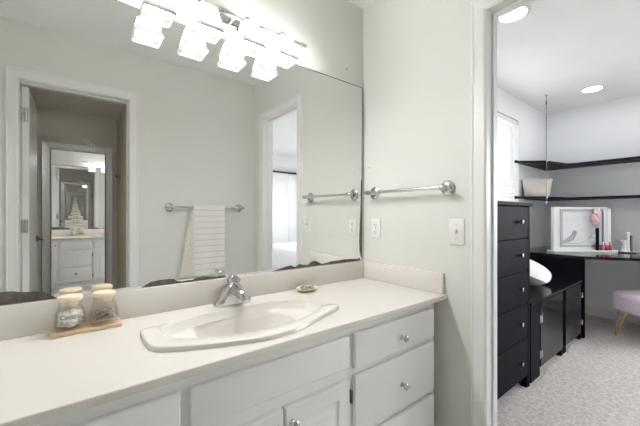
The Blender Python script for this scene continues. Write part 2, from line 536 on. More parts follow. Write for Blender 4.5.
def panel_door(x0, x1, z0, z1, hinge_x, kx):
    t = bmesh.new()
    yb, yf = YF - .001, YF - .019
    def rect(i, y): return [(x0 + i, y, z0 + i), (x1 - i, y, z0 + i), (x1 - i, y, z1 - i), (x0 + i, y, z1 - i)]
    bridge_loops(t, [rect(0, yb), rect(0, yf + .004), rect(.004, yf), rect(.052, yf), rect(.056, yf + .005), rect(.062, yf + .006), rect(.072, yf + .006), rect(.088, yf + .002)], True, True)
    d = obj('door', t, 'cabinet', van)
    for z in (z0 + .055, z1 - .06):
        h = box(B(), hinge_x - .004, hinge_x + .004, YF - .021, YF - .004, z - .022, z + .022, .001)
        tube(h, [(hinge_x, YF - .021, z - .024), (hinge_x, YF - .021, z + .024)], .0035, 8)
        obj('hinge', h, 'darkmetal', d)
    knob(kx, z1 - .048, d)


panel_door(-.888, -.617, .115, .548, -.612, -.866)
panel_door(-1.87, -1.595, .115, .703, -1.876, -1.62)
panel_door(-1.166, -.895, .115, .548, -1.171, -.916)

# sink outline and bowl loops, star-shaped about a centre
SCX, SCY = -.885, -.315
NS = 120


def poly_r(poly, th):
    dx, dy = cos(th), sin(th); best = .05
    for (ax, ay), (bx_, by_) in zip(poly, poly[1:] + poly[:1]):
        ex, ey = bx_ - ax, by_ - ay
        den = dx * ey - dy * ex
        if abs(den) < 1e-9: continue
        t = ((ax - SCX) * ey - (ay - SCY) * ex) / den
        s = ((ax - SCX) * dy - (ay - SCY) * dx) / den
        if t > 0 and -1e-6 <= s <= 1 + 1e-6: best = max(best, t)
    return best


def star(poly, z, smooth=2, grow=0.0):
    pts = []
    for k in range(NS):
        th = 2 * pi * k / NS
        r = poly_r(poly, th) + grow
        pts.append(Vector((SCX + r * cos(th), SCY + r * sin(th), 0)))
    for _ in range(smooth):
        pts = [(pts[i - 1] + pts[i] * 2 + pts[(i + 1) % NS]) / 4 for i in range(NS)]
    for p in pts: p.z = z(p) if callable(z) else z
    return pts


OUT = [(-1.232, -.20), (-1.238, -.275), (-1.231, -.392), (-1.165, -.432), (-1.07, -.474), (-.985, -.503), (-.915, -.517), (-.838, -.513), (-.775, -.492), (-.70, -.463), (-.555, -.408), (-.538, -.392), (-.54, -.28), (-.565, -.155), (-.70, -.105), (-.88, -.098), (-1.06, -.112), (-1.20, -.165)]
OPN = [(-1.176, -.20), (-1.180, -.285), (-1.165, -.352), (-1.125, -.385), (-1.03, -.43), (-.92, -.458), (-.84, -.455), (-.76, -.437), (-.66, -.395), (-.595, -.352), (-.582, -.30), (-.583, -.232), (-.60, -.205), (-.72, -.145), (-.86, -.132), (-1.02, -.147)]
LEDGE = [(-1.150, -.205), (-1.155, -.285), (-1.14, -.335), (-1.10, -.37), (-1.02, -.415), (-.92, -.441), (-.84, -.438), (-.765, -.422), (-.675, -.383), (-.62, -.345), (-.606, -.30), (-.607, -.235), (-.622, -.214), (-.73, -.158), (-.86, -.145), (-1.015, -.160)]
BOWL = [(-1.055, -.17), (-1.065, -.27), (-1.06, -.38), (-1.02, -.41), (-.92, -.435), (-.84, -.432), (-.755, -.41), (-.725, -.385), (-.715, -.30), (-.725, -.175), (-.76, -.158), (-.87, -.150), (-1.02, -.160)]
BOT = [(-1.00, -.21), (-1.00, -.35), (-.95, -.38), (-.84, -.38), (-.775, -.35), (-.775, -.21), (-.84, -.19), (-.95, -.19)]


def lipz(h):
    def f(p):
        u = min(1, max(0, (p.x + 1.22) / .66))
        th = -.16 - .165 * u ** 1.5
        k = min(1, max(0, (th - p.y) / .07)); k = k * k * (3 - 2 * k)
        return ZC + .0008 + (h - .0008) * k
    return f


hole = star(OUT, ZC)
# worktop
wt = thing('vanity_worktop', (-.95, -.275, VT), 'cream cultured marble worktop with backsplash on the white vanity', 'countertop')
bm = B()
X0, X1, Y0 = XW + .002, -.001, -.55
rect_o = [(X0, Y0 + .006), (X1, Y0 + .006), (X1, -.002), (X0, -.002)]
inner = [(SCX + (p.x - SCX) * .985, SCY + (p.y - SCY) * .985) for p in hole]
for z, flip in ((ZC, False), (VT, True)):
    v3 = [[Vector((a, b, 0)) for a, b in rect_o], [Vector((a, b, 0)) for a, b in inner]]
    tr = tessellate_polygon(v3)
    vv = [bm.verts.new((p.x, p.y, z)) for L in v3 for p in L]
    for t in tr:
        try: bm.faces.new([vv[i] for i in t])
        except ValueError: pass
    if z == ZC: topv = vv
    else: botv = vv
n4 = len(inner)
for k in range(n4):
    a, b = 4 + k, 4 + (k + 1) % n4
    bm.faces.new((topv[a], topv[b], botv[b], botv[a]))
for a, b in ((1, 2), (2, 3), (3, 0)):
    bm.faces.new((topv[a], topv[b], botv[b], botv[a]))
# rounded front edge
ed = [(Y0 + .006, ZC), (Y0 + .002, ZC - .0006), (Y0 + .0006, ZC - .002), (Y0, ZC - .004), (Y0, VT + .003), (Y0 + .006, VT)]
rows = [[topv[0], topv[1]]] + [[bm.verts.new((X0, y, z)), bm.verts.new((X1, y, z))] for y, z in ed[1:-1]] + [[botv[0], botv[1]]]
for a, b in zip(rows, rows[1:]): bm.faces.new((a[0], a[1], b[1], b[0]))
bm.faces.new([r[0] for r in rows]); bm.faces.new([r[1] for r in rows][::-1])
obj('slab', bm, 'marble', wt, smooth=35)
ZS = .8656
obj('backsplash', box(B(), X0, -.0215, -.021, -.001, ZC, ZS, .003), 'marble', wt, smooth=30)
obj('side_splash', box(B(), -.021, -.001, -.536, -.001, ZC, ZS, .003), 'marble', wt, smooth=30)

bm = B()
L = [star(OUT, ZC + .0004), star(OUT, lipz(.0115), grow=-.0012), star(OUT, lipz(.0138), grow=-.0035), star(OUT, lipz(.0142), grow=-.009),
     star(OPN, lipz(.0142), grow=.006), star(OPN, lipz(.0128), grow=.002), star(OPN, lipz(.008)), star(OPN, ZC - .012, grow=-.004),
     star(LEDGE, ZC - .024, grow=.004), star(LEDGE, ZC - .030), star(BOWL, ZC - .034, grow=.004), star(BOWL, ZC - .040),
     star(BOWL, ZC - .055, grow=-.006), star(BOT, ZC - .128, grow=.012), star(BOT, ZC - .142), star(BOT, ZC - .147, grow=-.06)]
rs = [[bm.verts.new(p) for p in q] for q in L]
for a, b in zip(rs, rs[1:]):
    for k in range(NS): bm.faces.new((a[k], a[(k + 1) % NS], b[(k + 1) % NS], b[k]))
bm.faces.new(rs[-1])
snk = tag(obj('sink', bm, 'sinkware', smooth=50), 'cream moulded sink basin with raised front lip set into the worktop', 'sink')
dr = B(); lathe(dr, [(0, 0), (.024, 0), (.026, .003), (.02, .005), (0, .004)], (SCX, SCY + .02, ZC - .147))
obj('drain', dr, 'chrome', snk, smooth=True)

# faucet
FXC, FYC = -.868, -.078
fa = thing('faucet', (FXC, FYC, ZC), 'chrome single lever faucet standing behind the sink basin', 'faucet')
bm = B()
def fl(sx, sy, z, ox=0, oy=0): return [(FXC + ox + sx * math.copysign(abs(cos(t)) ** .8, cos(t)), FYC + oy + sy * math.copysign(abs(sin(t)) ** .8, sin(t)), ZC + z) for t in [2 * pi * k / 32 for k in range(32)]]
bridge_loops(bm, [fl(.080, .031, .0015), fl(.081, .032, .010), fl(.078, .031, .020), fl(.066, .032, .028), fl(.058, .033, .040), fl(.048, .034, .056), fl(.038, .032, .072), fl(.029, .028, .084), fl(.020, .020, .090)], True, True)
obj('faucet_body', bm, 'chrome', fa, smooth=50)
bm = B()
tube(bm, [(FXC, FYC - .005, ZC + .056), (FXC, FYC - .04, ZC + .062), (FXC, FYC - .080, ZC + .060), (FXC, FYC - .105, ZC + .052), (FXC, FYC - .112, ZC + .036)], [.030, .026, .022, .019, .017], 18)
obj('spout', bm, 'chrome', fa, smooth=60)
bm = B()
lathe(bm, [(0, .080), (.023, .082), (.025, .092), (.024, .108), (.018, .120), (.008, .125), (0, .126)], (FXC, FYC, ZC), n=24)
tube(bm, [(FXC, FYC - .010, ZC + .108), (FXC + .001, FYC - .035, ZC + .112), (FXC + .002, FYC - .056, ZC + .112)], [.014, .012, .009], 14)
obj('lever_handle', bm, 'chrome', fa, smooth=60)
bm = B()
tube(bm, [(FXC + .004, FYC + .036, ZC + .004), (FXC + .004, FYC + .036, ZC + .075)], .003, 10)
ball(bm, (FXC + .004, FYC + .036, ZC + .079), .006, .006, .006)
obj('lift_rod', bm, 'chrome', fa, smooth=True)

# wall mirror, leaning a hair forward
MZ0, MZ1 = ZS + .0015, 1.914
def my(z): return -.0065 - .0042 * (z - .9)
mi = thing('wall_mirror', (-.96, -.004, MZ0), 'wide frameless wall mirror behind the vanity with black corroded bottom edge', 'mirror')
bm = B()
def mrect(x0, x1, z0, z1, f): return [(x0, f(z0), z0), (x1, f(z0), z0), (x1, f(z1), z1), (x0, f(z1), z1)]
bridge_loops(bm, [mrect(XW + .004, -.0204, MZ0, MZ1, my), mrect(XW + .004, -.0204, MZ0, MZ1, lambda z: my(z) + .005)], True, True)
obj('mirror_glass', bm, 'mirror', mi)
bm = B()
e = .0025
for (x0, x1, z0, z1) in ((XW + .004, -.0204, MZ1 - e, MZ1 + .001), (-.0204 - e, -.0194, MZ0, MZ1)):
    bridge_loops(bm, [mrect(x0, x1, z0, z1, lambda z: my(z) - .0006), mrect(x0, x1, z0, z1, lambda z: my(z) + .0052)], True, True)
obj('cut_edge', bm, 'mirror_edge', mi)
dA = [(-1.895, .912), (-1.80, .915), (-1.70, .911), (-1.64, .909), (-1.572, .907), (-1.561, .908), (-1.546, .906), (-1.528, .901), (-1.494, .898), (-1.477, .894), (-1.463, .886), (-1.453, .878), (-1.44, .868)]
dB = [(-1.198, .868), (-1.182, .877), (-1.161, .886), (-1.134, .888), (-1.098, .888), (-1.083, .886), (-1.068, .875), (-1.053, .872), (-1.03, .874), (-1.01, .874), (-.998, .880), (-.965, .881), (-.932, .876), (-.888, .873), (-.879, .874), (-.865, .868)]
dC = [(-.64, .867), (-.601, .875), (-.566, .882), (-.531, .886), (-.507, .875), (-.476, .888), (-.45, .88), (-.425, .878), (-.398, .894), (-.371, .894), (-.33, .874), (-.288, .878), (-.259, .884), (-.214, .883), (-.16, .885), (-.104, .882), (-.06, .880), (-.035, .884)]
dR = [(-.028, 1.354), (-.031, 1.233), (-.035, 1.142), (-.039, 1.064), (-.043, .991), (-.040, .931), (-.030, .888)]
for top in (dA, dB, dC, dR):
    bm = B()
    if top is dR:
        vu = [bm.verts.new((x, my(z) - .0006, z)) for x, z in dR]; vd = [bm.verts.new((-.021, my(z) - .0006, z)) for x, z in dR]
    else:
        fine = []
        for (a, za), (b, zb) in zip(top, top[1:]):
            for q in range(3):
                f = q / 3
                fine.append((a + (b - a) * f, za + (zb - za) * f + (random.uniform(-.0008, .0008) if q else 0)))
        fine.append(top[-1])
        vu = [bm.verts.new((x, my(z) - .0005, z)) for x, z in fine]; vd = [bm.verts.new((x, my(MZ0) - .0005, MZ0)) for x, z in fine]
    for i in range(len(vu) - 1): bm.faces.new((vd[i], vd[i + 1], vu[i + 1], vu[i]))
    obj('corroded_patch', bm, 'desilver', mi, label='black corroded silvering at the mirror edge')

# ---------------------------------------------------------------- vanity light above the mirror
SY, SZ = -.105, 1.972
vl = thing('vanity_light', (-.895, -.03, 1.95), 'chrome vanity light bar with four frosted square shades over the mirror', 'vanity light')
bm = box(box(B(), -.985, -.805, -.016, -.001, 1.935, 2.035, .004), -.970, -.820, -.030, -.016, 1.948, 2.022, .004)
box(bm, -.955, -.835, -.040, -.030, 1.958, 2.010, .003)
lathe(bm, [(0, 0), (.004, 0), (.004, .004), (0, .005)], (-.895, -.041, 2.016), (0, -1, 0), 10)
obj('backplate', bm, 'chrome', vl)
bm = tube(B(), [(-1.285, SY + .03, 1.985), (-.505, SY + .03, 1.985)], .007, 14)
tube(bm, [(-.93, -.035, 1.985), (-.93, SY + .03, 1.985)], .008, 12); tube(bm, [(-.86, -.035, 1.985), (-.86, SY + .03, 1.985)], .008, 12)
obj('light_bar', bm, 'chrome', vl, smooth=True)
for x, s in ((-1.285, -1), (-.505, 1)):
    obj('finial', lathe(B(), [(.0, -.012), (.010, -.010), (.011, 0), (.007, .006), (.009, .014), (.007, .022), (0, .026)], (x, SY + .03, 1.985), (s, 0, 0), 16), 'chrome', vl, smooth=True)
for x in (-1.162, -.984, -.806, -.632):
    bm = B()
    pts = [(x, SY + .03 + .016 * cos(t), 1.985 + .016 * sin(t)) for t in [radians(q) for q in range(-60, 181, 30)]]
    pts += [(x, SY + .006, 1.988), (x, SY, 1.976)]
    tube(bm, pts, .006, 10)
    lathe(bm, [(0, .020), (.010, .020), (.020, .010), (.023, 0), (.023, -.012), (0, -.012)], (x, SY, 1.957), n=18)
    obj('holder', bm, 'chrome', vl, smooth=True)
    def sq(h, z, r=.006):
        o = []
        for cx_, cy_, a0 in ((1, 1, 0), (-1, 1, 90), (-1, -1, 180), (1, -1, 270)):
            for k in range(4):
                a = radians(a0 + k * 30)
                o.append((x + cx_ * (h - r) + r * cos(a), SY + cy_ * (h - r) + r * sin(a), z))
        return o
    bm = B()
    bridge_loops(bm, [sq(.020, 1.958), sq(.029, 1.956), sq(.046, 1.882), sq(.052, 1.862)], False, True)
    bridge_loops(bm, [sq(.026, 1.952), sq(.043, 1.882), sq(.049, 1.862)], False, True)
    sh = obj('lamp_shade', bm, 'shade', vl, smooth=30)
    bm = B()
    bridge_loops(bm, [sq(.0525, 1.862), sq(.0545, 1.857), sq(.0535, 1.852), sq(.0485, 1.852), sq(.0475, 1.857), sq(.0485, 1.862)])
    obj('rim', bm, 'frosted_rim', sh, smooth=30)
    bm = ball(B(), (x, SY, 1.874), .022, .022, .026)
    tube(bm, [(x, SY, 1.897), (x, SY, 1.948)], .012, 12)
    obj('bulb', bm, 'bulb', sh, smooth=True)

# ---------------------------------------------------------------- east wall fittings


def towel_bar(name, p0, p1, nrm, label):
    """p0, p1 = post centres on the wall"""
    p0, p1, nrm = Vector(p0), Vector(p1), Vector(nrm)
    t = thing(name, (p0 + p1) / 2, label, 'towel bar', 'towel bars')
    d = (p1 - p0).normalized(); off = nrm * .052
    obj('rail', tube(B(), [p0 + off - d * .010, p1 + off + d * .010], .0095, 14), 'brushed', t, smooth=True)
    for p, s in ((p0, -1), (p1, 1)):
        bm = B()
        lathe(bm, [(0, .001), (.035, .001), (.036, .006), (.031, .009), (.030, .013), (.023, .017), (.014, .018), (.010, .026), (.010, .036), (.014, .040), (.014, .060), (.010, .064), (0, .064)], p, nrm, 26)
        q = p + off
        lathe(bm, [(0, -.012), (.013, -.012), (.014, -.006), (.014, .010), (.010, .016), (.008, .020), (.012, .025), (.010, .031), (0, .034)], q, d * s, 20)
        obj('post', bm, 'chrome', t, smooth=True)
    return t


towel_bar('towel_bar', (0, -.095, 1.270), (0, -.556, 1.270), (-1, 0, 0), 'empty chrome towel bar on the wall between mirror and bedroom doorway')
towel_bar('towel_bar', (-.772, YS, 1.197), (-.160, YS, 1.197), (0, 1, 0), 'chrome towel bar holding a striped towel, seen in the mirror')

# towel hanging on the south wall's bar
tw = thing('hand_towel', (-.46, YS + .052, .60), 'pale striped hand towel hanging on the bar reflected in the mirror', 'towel')
bm = B()
def drape(bm, x0, x1, yf, yb, ztop, zf, zb, n=14, wav=.004):
    cols = []
    for i in range(n + 1):
        u = i / n; x = x0 + (x1 - x0) * u
        wv = wav * sin(u * 9)
        c = []
        for k in range(9):
            z = zf + (ztop - zf) * k / 8; c.append((x + .004 * sin(z * 20) * (1 - k / 8), yf + wv * (1 - k / 8), z))
        for k in range(1, 6):
            a = pi * k / 6; c.append((x, (yf + yb) / 2 + (yf - yb) / 2 * cos(a), ztop + .012 * sin(a)))
        for k in range(9):
            z = ztop + (zb - ztop) * k / 8; c.append((x, yb - wv * .2 * k / 8, z))
        cols.append([bm.verts.new(p) for p in c])
    for a, b in zip(cols, cols[1:]):
        for k in range(len(a) - 1): bm.faces.new((a[k], b[k], b[k + 1], a[k + 1]))
    bm.normal_update(); bmesh.ops.solidify(bm, geom=bm.faces[:], thickness=.004)
    return bm
BYR = YS + .052
drape(bm, -.588, -.318, BYR + .015, BYR - .015, 1.204, .60, .66)
obj('towel_panel', bm, 'towel', tw, smooth=60)
bm = B()
cols = []
for i in range(7):
    u = i / 6
    c = []
    for k in range(9):
        v = k / 8
        x = -.586 - (.012 + .105 * v) * u
        c.append(bm.verts.new((x, BYR + .006 - .02 * u + .006 * sin(5 * u + 2 * v), 1.195 - .60 * v)))
    cols.append(c)
for a, b in zip(cols, cols[1:]):
    for k in range(8): bm.faces.new((a[k], b[k], b[k + 1], a[k + 1]))
bm.normal_update(); bmesh.ops.solidify(bm, geom=bm.faces[:], thickness=.004)
obj('folded_side', bm, 'towelback', tw, smooth=60)
bm = B()
for i in range(14):
    x = -.590 - .0075 * i
    tube(bm, [(x, BYR - .006, .602), (x - .002, BYR - .006, .585), (x + .001, BYR - .006, .568)], .0014, 5)
obj('fringe', bm, 'towelback', tw)


def plate(name, y, z, hw, hh, label, cat):
    t = thing(name, (0, y, z), label, cat)
    obj('cover_plate', box(B(), -.006, -.0005, y - hw, y + hw, z - hh, z + hh, .003), 'plastic', t, smooth=30)
    for s in (1, -1) if hh > .05 and cat == 'light switch' else (0,):
        obj('screw', lathe(B(), [(0, 0), (.003, 0), (.0025, .0015), (0, .0017)], (-.006, y, z + s * .032), (-1, 0, 0), 10), 'grayslot', t)
    return t


ou = plate('wall_outlet', -.105, 1.064, .034, .056, 'white double wall outlet near the corner beside the mirror', 'outlet')
for dz in (.020, -.020):
    bm = B(); lathe(bm, [(0, 0), (.017, 0), (.0165, .0018), (0, .002)], (-.0062, -.105, 1.064 + dz), (-1, 0, 0), 24)
    so = obj('socket', bm, 'plastic', ou, smooth=30)
    bm = box(box(B(), -.0091, -.0082, -.1125, -.1095, 1.064 + dz - .004, 1.064 + dz + .006), -.0091, -.0082, -.1005, -.0975, 1.064 + dz - .003, 1.064 + dz + .005)
    lathe(bm, [(0, 0), (.0028, 0), (.0028, .0008), (0, .0008)], (-.0082, -.105, 1.064 + dz - .010), (-1, 0, 0), 10)
    obj('slots', bm, 'slot', so)
sw = plate('light_switch', -.598, 1.064, .037, .060, 'white light switch plate beside the bedroom doorway casing', 'light switch')
obj('toggle_surround', box(B(), -.0068, -.0058, -.603, -.593, 1.054, 1.074, .0004), 'grayslot', sw)
bm = B(); bridge_loops(bm, [[(-.006, -.602, 1.056), (-.006, -.594, 1.056), (-.006, -.594, 1.070), (-.006, -.602, 1.070)], [(-.018, -.601, 1.064), (-.018, -.595, 1.064), (-.018, -.595, 1.072), (-.018, -.601, 1.072)]], True, True)
obj('toggle', bm, 'plastic', sw)
tag(obj('wall_anchor', lathe(B(), [(0, 0), (.005, 0), (.004, .002), (0, .001)], (0, -.047, 1.425), (-1, 0, 0), 12), 'grayslot'), 'tiny grey wall anchor above the empty towel bar', 'wall anchor')
tag(obj('nail', lathe(B(), [(0, 0), (.004, 0), (.004, .003), (0, .004)], (-.137, 0, 1.999), (0, -1, 0), 12), 'darkmetal'), 'tiny dark nail in the wall above the mirror near the corner', 'nail')

# ---------------------------------------------------------------- on the worktop
tr = thing('tray', (-1.362, -.062, ZC), 'pale wooden tray under two lidded jars on the worktop', 'tray')
obj('tray_base', box(B(), -1.454, -1.268, -.100, -.024, ZC + .0005, ZC + .013, .002), 'wood', tr, smooth=30)
JZ = ZC + .0135


def text_on_cyl(bm, s, cx_, cy_, r, z, size, ang0):
    cu = bpy.data.curves.new('t', 'FONT'); cu.body = s; cu.size = size; cu.align_x = 'CENTER'; cu.shear = .35
    cu.extrude = .0002; cu.offset = .0002
    o = bpy.data.objects.new('t', cu); COL.objects.link(o)
    dg = bpy.context.evaluated_depsgraph_get(); dg.update()
    me = bpy.data.meshes.new_from_object(o.evaluated_get(dg))
    t = bmesh.new(); t.from_mesh(me)
    bpy.data.objects.remove(o); bpy.data.curves.remove(cu); bpy.data.meshes.remove(me)
    for v in t.verts:
        a = ang0 + v.co.x / r
        rr = r + .0007 + v.co.z
        v.co = Vector((cx_ + rr * cos(a), cy_ + rr * sin(a), z + v.co.y))
    merge(bm, t)


def jar(cx_, cy_, words, fill, label):
    t = thing('glass_jar', (cx_, cy_, JZ), label, 'jar', 'lidded jars on the tray')
    r = .0415
    prof = [(0, .0), (r - .005, .0), (r - .001, .003), (r, .010), (r - .002, .050), (r - .006, .064), (r - .011, .072), (r - .012, .086), (r - .010, .088),
            (r - .012, .089), (r - .0145, .086), (r - .0135, .071), (r - .0085, .063), (r - .0045, .049), (r - .0025, .010), (r - .005, .004), (0, .003)]
    obj('jar_body', lathe(B(), prof, (cx_, cy_, JZ), n=36), 'jarglass', t, smooth=40)
    ld = B(); lathe(ld, [(0, .078), (.0265, .078), (.0265, .089), (.031, .090), (.0325, .093), (.0325, .101), (.030, .105), (0, .106)], (cx_, cy_, JZ), n=36)
    obj('lid', ld, 'lidwood', t, smooth=30)
    bm = B()
    if fill == 'cotton':
        for q in range(34):
            a = q * 2.4; rr = .0215 * ((q * .618) % 1) ** .4
            ball(bm, (cx_ + rr * cos(a), cy_ + rr * sin(a), JZ + .013 + .0011 * q), .0145, .0145, .009, 12, 8)
    else:
        for q in range(46):
            a = random.uniform(0, 6.28); rr = random.uniform(.004, .028); b = random.uniform(0, 6.28); l = .012
            z = JZ + .009 + .028 * random.random()
            px, py = cx_ + rr * cos(a), cy_ + rr * sin(a)
            tube(bm, [(px - l * cos(b) * .8, py - l * sin(b) * .8, z), (px + l * cos(b) * .8, py + l * sin(b) * .8, z + .006)], .003, 6)
    c = obj('cotton_filling' if fill == 'cotton' else 'swab_filling', bm, 'cotton' if fill == 'cotton' else 'twig', t, smooth=True)
    c['kind'] = 'stuff'
    bm = B()
    ang = math.atan2(-1.349 - cy_, -1.3945 - cx_)
    text_on_cyl(bm, words[0], cx_, cy_, r, JZ + .040, .019, ang); text_on_cyl(bm, words[1], cx_, cy_, r, JZ + .020, .019, ang)
    obj('lettering', bm, 'ink', t)


jar(-1.406, -.063, ('Cotton', 'Rounds'), 'cotton', 'left glass jar with wooden lid, white cotton inside and script lettering')
jar(-1.316, -.063, ('Cotton', 'Swabs'), 'twig', 'right glass jar with wooden lid and brown-speckled filling, nearer the sink')

sd_ = thing('shell_dish', (-.485, -.085, ZC), 'small pearly shell dish of shell bits on the worktop by the backsplash', 'dish')
bm = B()
L = []
for r, z in ((.012, .0008), (.022, .002), (.034, .008), (.041, .016), (.0425, .018), (.040, .0175), (.032, .010), (.020, .005), (.008, .004)):
    L.append([(-.485 + 1.3 * r * (1 + .05 * sin(9 * t) * (r / .04)) * cos(t) * 1.05, -.085 + 1.3 * r * (1 + .05 * sin(9 * t) * (r / .04)) * sin(t) * .85, ZC + z) for t in [2 * pi * k / 48 for k in range(48)]])
bridge_loops(bm, L, True, True)
obj('shell_bowl', bm, 'shellcol', sd_, smooth=True)
bm = B()
for q in range(26):
    a = random.uniform(0, 6.28); rr = .036 * random.random() ** .6
    ball(bm, (-.485 + rr * cos(a), -.085 + rr * sin(a) * .85, ZC + .012 + .013 * random.random()), .007 * random.uniform(.7, 1.3), .005 * random.uniform(.7, 1.3), .004, 8, 6)
o = obj('shell_pieces', bm, 'shellbits', sd_, smooth=True); o['kind'] = 'stuff'

# ---------------------------------------------------------------- framed mirror in the dim closet (seen through the opposite doorway)
fm = thing('framed_mirror', (-1.358, -2.62, .25), 'tall grey framed mirror hung on the dim closet back wall beyond the doorway', 'mirror')
FY0, FY1 = -2.628, -2.592
bm = B()
x0, x1, z0, z1, fw = -1.640, -1.078, .18, 1.822, .070
def fr(i, y): return [(x0 + i, y, z0 + i), (x1 - i, y, z0 + i), (x1 - i, y, z1 - i), (x0 + i, y, z1 - i)]
bridge_loops(bm, [fr(.0, FY0), fr(0, FY1 - .004), fr(.004, FY1), fr(.030, FY1 - .004), fr(fw - .012, FY1 - .006), fr(fw, FY1 - .014), fr(fw, FY0), fr(0, FY0)])
obj('frame', bm, 'pewter', fm)
obj('mirror_glass', box(B(), x0 + fw - .004, x1 - fw + .004, FY0 + .002, FY0 + .010, z0 + fw - .004, z1 - fw + .004), 'mirror', fm)
bm = B()
for k in range(9):
    xx = -1.335 + .011 * k
    box(bm, xx, xx + .014, FY1 - .002 + .003 * (k % 2), FY1 + .014 + .004 * (k % 3), 1.845 - .0075 * k, 1.900 - .0075 * k, .003)
obj('over_frame_bracket', bm, 'plastic', fm)
bm = box(B(), -1.60, -1.585, FY1 - .002, FY1 + .012, 1.815, 1.885, .003)
box(bm, -1.625, -1.555, FY1, FY1 + .008, 1.838, 1.846, .002)
obj('over_frame_bracket', bm, 'plastic', fm)
tag(obj('robe_hook', tube(lathe(B(), [(0, 0), (.018, 0), (.016, .006), (0, .007)], (-1.04, -2.30, 1.50), (-1, 0, 0), 16), [(-1.046, -2.30, 1.50), (-1.075, -2.30, 1.495), (-1.082, -2.30, 1.515)], .005, 8), 'darkmetal', smooth=True), 'dark robe hook on the brown closet side wall beyond the doorway', 'hook')

# ================================================================ BEDROOM CORNER
for i, (x, y, lab) in enumerate(((.773, -.548, 'round recessed ceiling light just inside the bedroom doorway'), (2.68, -.561, 'round recessed ceiling light above the corner desk'),
                                 (.45, -2.3, 'recessed ceiling light over the near side of the bed'), (2.68, -2.6, 'recessed ceiling light over the far side of the bed'))):  # last two are added out of view to brighten the bedroom
    if i == 0:
        l0 = thing('recessed_light', (x, y, CEIL), lab, 'ceiling light', 'recessed ceiling lights')
        obj('trim_ring', lathe(B(), [(.074, -.0005), (.096, -.0005), (.094, -.004), (.078, -.007), (.0735, -.004), (.0735, -.0005)], (x, y, CEIL), n=40, cap=False), 'trim', l0, smooth=True)
        obj('lens', lathe(B(), [(0, -.0015), (.0735, -.0015), (.0735, -.0035), (0, -.0035)], (x, y, CEIL), n=40), 'led', l0)
    else:
        copy_tree(l0, (x - .773, y + .548, 0), lab)

# chest of drawers
CX0, CX1, CYF, CYB, CZ = .20, .998, -.565, -.10, 1.222
ch = thing('chest_of_drawers', ((CX0 + CX1) / 2, (CYF + CYB) / 2, 0), 'tall black five drawer chest just beyond the bedroom doorway', 'chest of drawers')
bm = box(B(), CX0 + .004, CX1 - .003, CYF + .02, CYB, .075, CZ - .022)
obj('carcass', bm, 'black', ch)
obj('top', box(B(), CX0 - .008, CX1 + .010, CYF - .015, CYB, CZ - .022, CZ, .002), 'black', ch)
for sx in (CX0 + .004, CX1 - .043):
    for sy in (CYF + .002, CYB - .04):
        obj('leg', box(B(), sx, sx + .04, sy, sy + .04, 0, .076, .002), 'black', ch)
edges = [1.197, .990, .777, .560, .338, .080]
for a, b in zip(edges, edges[1:]):
    d = obj('drawer', box(B(), CX0 + .006, CX1 - .028, CYF, CYF + .021, b + .003, a - .003, .002), 'black', ch)
    for kx in (.388, .810):
        zc_ = (a + b) / 2 + (.006 if b > .1 else .0)
        k = B()
        tube(k, [(kx, CYF, zc_), (kx, CYF - .016, zc_)], .006, 12)
        lathe(k, [(.006, .012), (.012, .016), (.0125, .028), (.010, .030), (0, .030)], (kx, CYF, zc_), (0, -1, 0), 18)
        obj('knob', k, 'chrome', d, smooth=True, label='chrome knob')
obj('side_panel', box(B(), CX1 - .026, CX1, CYF - .002, CYB, .002, CZ - .022, .001), 'black', ch)

# low black cabinets
KYF, KYB, KZ = -.560, -.02, .546


def low_cabinet(x0, x1, doorx, stile, hinge_kind, label):
    t = thing('storage_cabinet', ((x0 + x1) / 2, (KYF + KYB) / 2, 0), label, 'cabinet', 'low black cabinets')
    obj('carcass', box(B(), x0 + .003, x1 - .003, KYF + .02, KYB, .055, KZ - .02), 'black', t)
    obj('top', box(B(), x0, x1, KYF - .006, KYB, KZ - .02, KZ, .002), 'blackgloss', t)
    for sx in (x0 + .004, x1 - .064):
        for sy in (KYF + .003, KYB - .05):
            obj('foot', box(B(), sx, sx + .06, sy, sy + .05, 0, .056, .002), 'black', t)
    if stile:
        obj('stile', box(B(), x0 + .006, doorx[0] - .012, KYF, KYF + .021, .0, KZ - .023, .002), 'black', t)
    d = obj('door', box(B(), doorx[0], doorx[1], KYF - .002, KYF + .019, .058, KZ - .026, .002), 'blackgloss', t)
    hx = doorx[0] - .006 if hinge_kind == 'butterfly' else doorx[1] - .006
    for hz_ in (.155, .405):
        bm = B()
        if hinge_kind == 'butterfly':
            for s in (1, -1):
                prism(bm, [(hx, hz_ - .018), (hx + s * .026, hz_ - .034), (hx + s * .026, hz_ + .034), (hx, hz_ + .018)], KYF - .007, KYF - .002, axis='y')
        else:
            box(bm, hx - .008, hx + .006, KYF - .006, KYF - .001, hz_ - .026, hz_ + .026, .001)
        tube(bm, [(hx, KYF - .007, hz_ - .022), (hx, KYF - .007, hz_ + .022)], .005, 10)
        obj('hinge', bm, 'gold' if False else 'chrome', d)
    return t


low_cabinet(1.035, 1.765, (1.224, 1.735), True, 'butterfly', 'low black cabinet with bow-shaped chrome hinges beside the tall chest')
low_cabinet(1.775, 2.318, (1.81, 2.300), False, 'plain', 'low black cabinet under the end of the corner desk')

